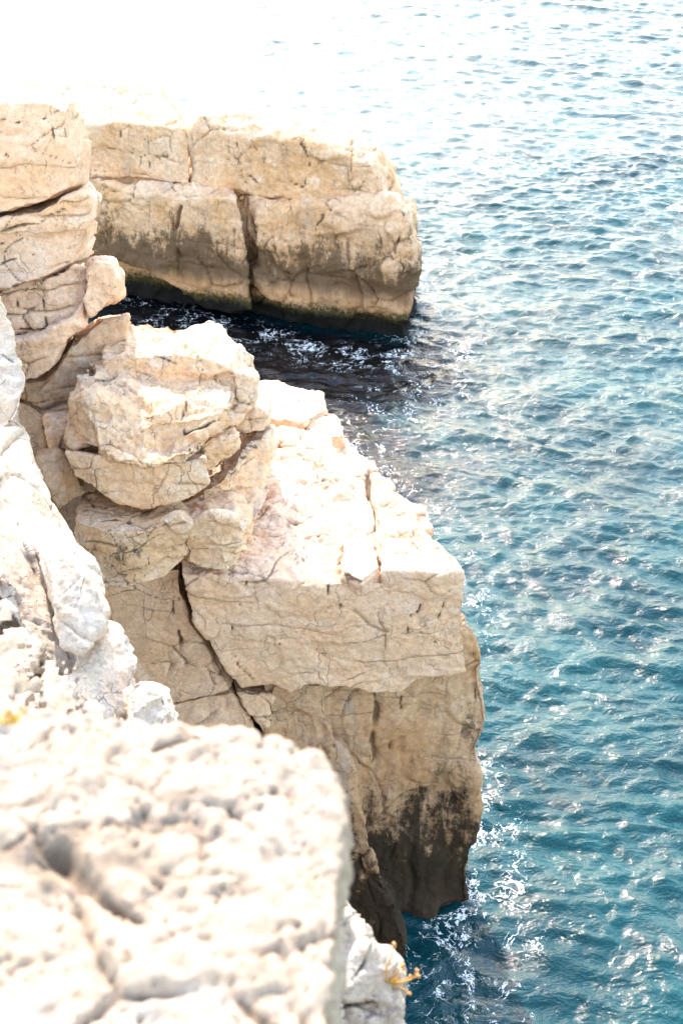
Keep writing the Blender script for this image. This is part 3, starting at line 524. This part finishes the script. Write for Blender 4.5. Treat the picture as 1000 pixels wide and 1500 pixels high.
def put(name, bm, mat, parent):
    me = bpy.data.meshes.new(name); bm.to_mesh(me); bm.free()
    me.polygons.foreach_set('use_smooth', np.ones(len(me.polygons), bool))
    return link_mesh(name, me, mat, parent)
def plant(root, stems, y, label, r=.005):
    b = V(*root, y=y); t = thing('dry_plant', b, label, 'plant')
    rnd = random.Random(4)
    for st in stems:
        pts = [V(a, c, y=y + dy) for a, c, dy in st]; sm = []
        for i in range(len(pts) - 1):
            for k in range(4):
                f = k / 4; sm.append(tuple(pts[i][j] * (1 - f) + pts[i + 1][j] * f + rnd.uniform(-.0012, .0012) for j in range(3)))
        sm.append(pts[-1]); put('stem', tube(sm, r, r * .6), M_straw, t)
        bm = bmesh.new()
        for q in range(5):
            m = bmesh.ops.create_icosphere(bm, subdivisions=2, radius=r * rnd.uniform(1.2, 1.9))
            of = Vector(pts[-1]) + Vector([rnd.uniform(-1, 1) * r * 1.5 for _ in range(3)])
            for v in m['verts']: v.co = v.co * rnd.uniform(.9, 1.1) + of
        put('bud', bm, M_bud, t)
    bm = bmesh.new()
    for q in range(26):
        a = rnd.uniform(0, 6.28); ln = rnd.uniform(.02, .05); w = .003
        d = Vector((math.cos(a), math.sin(a) * .6, rnd.uniform(.1, .9))).normalized(); s = d.orthogonal().normalized() * w
        o0 = Vector(b) + Vector((rnd.uniform(-.02, .02), rnd.uniform(-.01, .01), rnd.uniform(-.01, .02)))
        th = d.cross(s).normalized() * .0008
        v = [bm.verts.new(c) for c in (o0 - s, o0 + s, o0 + d * ln, o0 + d * ln * .5 + th * 4)]
        bm.faces.new((v[0], v[1], v[3])); bm.faces.new((v[1], v[2], v[3])); bm.faces.new((v[2], v[0], v[3])); bm.faces.new((v[0], v[2], v[1]))
    put('leaf_tuft', bm, M_leaf, t)
plant((574, 1440), [[(566, 1438, 0), (566, 1415, -.02), (573, 1402, -.02), (576, 1384, -.03)], [(572, 1440, 0), (580, 1425, -.02), (590, 1414, -.03)],
   [(574, 1440, 0), (584, 1430, -.01), (590, 1418, .02)], [(574, 1440, 0), (592, 1438, -.02), (604, 1434, -.02), (610, 1421, -.03)], [(574, 1442, 0), (590, 1448, -.02), (599, 1455, -.03)], [(572, 1442, 0), (584, 1437, .02), (600, 1432, .03)],
   [(574, 1441, 0), (578, 1433, .01), (588, 1437, .02), (600, 1436, .01), (612, 1429, 0)]], 4.88, 'dry ochre plant with knobbed stalks sprouting from a white rock, against dark water')
plant((14, 1058), [[(10, 1062, 0), (20, 1050, 0), (32, 1038, 0)], [(10, 1062, 0), (10, 1050, 0), (14, 1042, 0)], [(14, 1060, 0), (24, 1054, 0), (38, 1044, 0)]], 2.72, 'blurred orange dry tuft on the far left corner of the huge block', r=.003)

# ------------------------------------------------------------------ sea
def axis(parts):
    out = []
    for a, b, s in parts: out += list(np.arange(a, b, s))
    return out
xs = axis([(-13, 24, .07)]); g = .09; x = xs[-1]
while x < 3000: x += g; g *= 1.07; xs.append(x)
g = .12; x = xs[0]; left = []
while x > -3000: x -= g; g *= 1.12; left.append(x)
xs = np.array(left[::-1] + xs)
ys = axis([(11, 40, .065), (40, 62, .09), (62, 110, .16)]); g = .2; y = ys[-1]
while y < 4000: y += g; g *= 1.06; ys.append(y)
g = .12; y = ys[0]; low_ = []
while y > -400: y -= g; g *= 1.2; low_.append(y)
ys = np.array(low_[::-1] + ys)
X, Y = np.meshgrid(xs, ys); nx, ny = len(xs), len(ys)
x = X.ravel(); y = Y.ravel()
spx = np.gradient(xs); spy = np.gradient(ys); sp_ = np.maximum(*np.meshgrid(spx, spy)).ravel()
p3 = np.stack([x, y, np.zeros_like(x)], 1)
wx = gnoise(p3 * .13, 3) * 1.1 + gnoise(p3 * .6, 5) * .22; wy = gnoise(p3 * .13, 4) * 1.1 + gnoise(p3 * .6, 6) * .22
rng = np.random.RandomState(7); z = np.zeros_like(x)
calm = .35 + .65 * sstep(14, 30, y) if False else 1.
for i in range(60):
    lam = .24 * (28.) ** (i / 59.) ; th = math.radians(rng.normal(-100, 32)); kk = 2 * math.pi / lam
    amp = .0165 * lam ** .72 * rng.uniform(.6, 1.2) / (1 + (lam / 2.6) ** 2)
    ph = rng.uniform(0, 6.28); arg = kk * ((x + wx) * math.cos(th) + (y + wy) * math.sin(th)) + ph
    s = np.sin(arg); cr_ = (1 - np.abs(np.sin(arg / 2))) * 2 - .73
    z += amp * (.45 * s + .55 * cr_) * (1 - sstep(.18, .5, sp_ / lam))
z += fbm(p3 * np.array([.9, 1.5, 1]), 12, 3) * .03 * (1 - sstep(.2, .5, sp_))
co = np.stack([x, y, z], 1).astype(np.float32)
me = bpy.data.meshes.new('sea'); me.vertices.add(nx * ny); me.vertices.foreach_set('co', co.ravel())
i, j = np.meshgrid(np.arange(nx - 1), np.arange(ny - 1)); a = (j * nx + i).ravel()
fc = np.stack([a, a + 1, a + 1 + nx, a + nx], 1).astype(np.int32); nf = len(fc)
me.loops.add(nf * 4); me.loops.foreach_set('vertex_index', fc.ravel()); me.polygons.add(nf)
me.polygons.foreach_set('loop_start', np.arange(0, nf * 4, 4, dtype=np.int32)); me.update(calc_edges=True); me.validate()
me.polygons.foreach_set('use_smooth', np.ones(nf, bool))
foam = np.zeros(nx * ny)
def fline(pl, w, s):
    global foam
    pts = [np.array(V(a, b, z=0)[:2]) for a, b in pl]; q = np.stack([x, y], 1); dm = np.full(len(x), 99.)
    for a, b in zip(pts, pts[1:]):
        ab = b - a; t = np.clip(((q - a) @ ab) / (ab @ ab), 0, 1); dm = np.minimum(dm, np.sqrt(((q - a - t[:, None] * ab) ** 2).sum(1)))
    foam = np.maximum(foam, s * np.exp(-(dm / w) ** 2))
fline([(700, 1120), (705, 1200), (690, 1280), (660, 1360), (690, 1420), (720, 1480), (740, 1540)], .42, .95)
fline([(715, 1180), (750, 1300), (770, 1380)], .4, .7)
fline([(620, 1360), (640, 1420), (600, 1520)], .6, .55)
fline([(345, 486), (400, 492), (450, 510), (520, 522), (590, 520)], .55, 1.)
fline([(380, 500), (440, 515), (500, 530)], .7, .8)
fline([(180, 395), (200, 425), (230, 455), (300, 475), (340, 485)], .9, .8)
fline([(560, 525), (590, 560), (560, 590), (500, 640), (540, 660)], .8, .62)
fline([(610, 505), (660, 520), (640, 560), (600, 600)], 1.0, .6)
fline([(620, 380), (625, 440), (625, 500)], .5, .5)
fline([(560, 690), (630, 740), (690, 840), (715, 950)], .5, .45)
foam_keep = foam; foam = np.zeros(nx * ny)      # cove's shade and dark rock reflection, painted into the water colour
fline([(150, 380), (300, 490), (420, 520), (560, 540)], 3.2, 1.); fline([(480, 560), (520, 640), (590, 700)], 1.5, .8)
cove_shade = np.clip(foam * 1.3, 0, 1); foam = foam_keep
at = me.attributes.new('cove_shade', 'FLOAT', 'POINT'); at.data.foreach_set('value', cove_shade.astype(np.float32))
at = me.attributes.new('foam', 'FLOAT', 'POINT'); at.data.foreach_set('value', foam.astype(np.float32))

t = NT('sea_water'); geo = t.n('ShaderNodeNewGeometry'); pos = geo.outputs[0]
fa = t.n('ShaderNodeAttribute', _attribute_name='foam').outputs['Fac']
wv = t.n('ShaderNodeVectorMath', _operation='ADD', i0=pos, i1=t.vscale(t.n('ShaderNodeTexNoise', Vector=pos, Scale=1.3, Detail=4.).outputs[1], (.9, .9, 0))).outputs[0]
m1 = t.math('ABSOLUTE', t.math('SUBTRACT', t.noise(wv, 1.15, 5, .62, .9), .5)); m2 = t.math('ABSOLUTE', t.math('SUBTRACT', t.noise(wv, 3.4, 4, .6, 1.2), .5))
pn = t.noise(pos, 1.1, 5, .65)
fm_ = t.math('MULTIPLY', fa, t.ramp(pn, .40, .60, .0, 1.2))
l1 = t.math('LESS_THAN', m1, t.math('MULTIPLY', fm_, .017)); l2 = t.math('LESS_THAN', m2, t.math('MULTIPLY', t.math('SUBTRACT', fm_, .5), .045))
fine = t.noise(pos, 14., 4, .7)
foamm = t.math('MULTIPLY', t.math('MAXIMUM', l1, l2), t.ramp(fine, .40, .50, .0, 1))
sh = t.n('ShaderNodeAttribute', _attribute_name='cove_shade').outputs['Fac']
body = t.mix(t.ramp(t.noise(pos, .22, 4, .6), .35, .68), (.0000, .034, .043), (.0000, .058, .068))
body = t.mix(sh, body, (.0002, .002, .004)); col = t.mix(foamm, body, (.80, .84, .84))  # body colour blackened in the cove, standing in for shade and reflected headland
b1 = t.noise(t.vscale(pos, (.85, 1.35, 1)), 2.3, 3, .55, .5); b2 = t.noise(t.vscale(pos, (1., 1.3, 1)), 9., 3, .6)
hh = t.math('ADD', t.math('MULTIPLY', b1, 1.), t.math('MULTIPLY', b2, .38)); hh = t.math('ADD', hh, t.math('MULTIPLY', foamm, .05))
bp = t.n('ShaderNodeBump', Strength=1., Distance=.075, Height=hh).outputs[0]
rg = t.ramp(foamm, 0, 1, .05, .6)
b = t.n('ShaderNodeBsdfPrincipled', Base__Color=col, Roughness=rg, IOR=1.34, Normal=bp); t.n('ShaderNodeOutputMaterial', i0=b.outputs[0])
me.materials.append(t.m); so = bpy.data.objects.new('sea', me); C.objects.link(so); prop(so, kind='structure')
# sea bed
bm = bmesh.new(); vs = [bm.verts.new(c) for c in ((-3000, -400, -6), (3000, -400, -6), (3000, 4000, -6), (-3000, 4000, -6))]; bm.faces.new(vs)
me = bpy.data.meshes.new('seabed'); bm.to_mesh(me); bm.free(); me.materials.append(M_dark); o = bpy.data.objects.new('seabed', me); C.objects.link(o); prop(o, kind='structure')

# ------------------------------------------------------------------ light, camera
EL = math.radians(43); AZ = math.radians(-16)            # azimuth from +Y towards +X
sd = Vector((math.sin(AZ) * math.cos(EL), math.cos(AZ) * math.cos(EL), math.sin(EL)))
L = bpy.data.lights.new('sun', 'SUN'); L.energy = 2.0; L.angle = math.radians(.53); L.color = (1., .95, .87)
lo = bpy.data.objects.new('sun', L); C.objects.link(lo); lo.rotation_euler = sd.to_track_quat('Z', 'Y').to_euler(); lo.location = (0, 0, 60)
w = bpy.data.worlds.new('World'); sc.world = w; w.use_nodes = True; nt = w.node_tree; nt.nodes.clear()
sk = nt.nodes.new('ShaderNodeTexSky'); sk.sky_type = 'NISHITA'; sk.sun_disc = False; sk.sun_elevation = EL; sk.sun_rotation = AZ
sk.dust_density = 1.2; sk.air_density = 1.8; sk.ozone_density = 1.
bg = nt.nodes.new('ShaderNodeBackground'); bg.inputs[1].default_value = .15; wo = nt.nodes.new('ShaderNodeOutputWorld')
nt.links.new(sk.outputs[0], bg.inputs[0]); nt.links.new(bg.outputs[0], wo.inputs[0])
cam = bpy.data.cameras.new('camera'); co_ = bpy.data.objects.new('camera', cam); C.objects.link(co_); sc.camera = co_
co_.location = (0, 0, CAMZ); co_.rotation_euler = (math.pi / 2 - PITCH, 0, 0)
cam.sensor_fit = 'VERTICAL'; cam.sensor_height = 36; cam.lens = FPX / 1500 * 36; cam.clip_end = 8000; cam.clip_start = .05
cam.dof.use_dof = True; cam.dof.focus_distance = 25; cam.dof.aperture_fstop = 2.7
vs_ = sc.view_settings; vs_.view_transform = 'Standard'; vs_.look = 'None'; vs_.use_white_balance = True; vs_.white_balance_temperature = 7050; vs_.white_balance_tint = 17; vs_.exposure = 2.33; vs_.gamma = 1
sc.render.engine = 'CYCLES'
sc.cycles.max_bounces = 6; sc.cycles.diffuse_bounces = 4; sc.cycles.glossy_bounces = 3
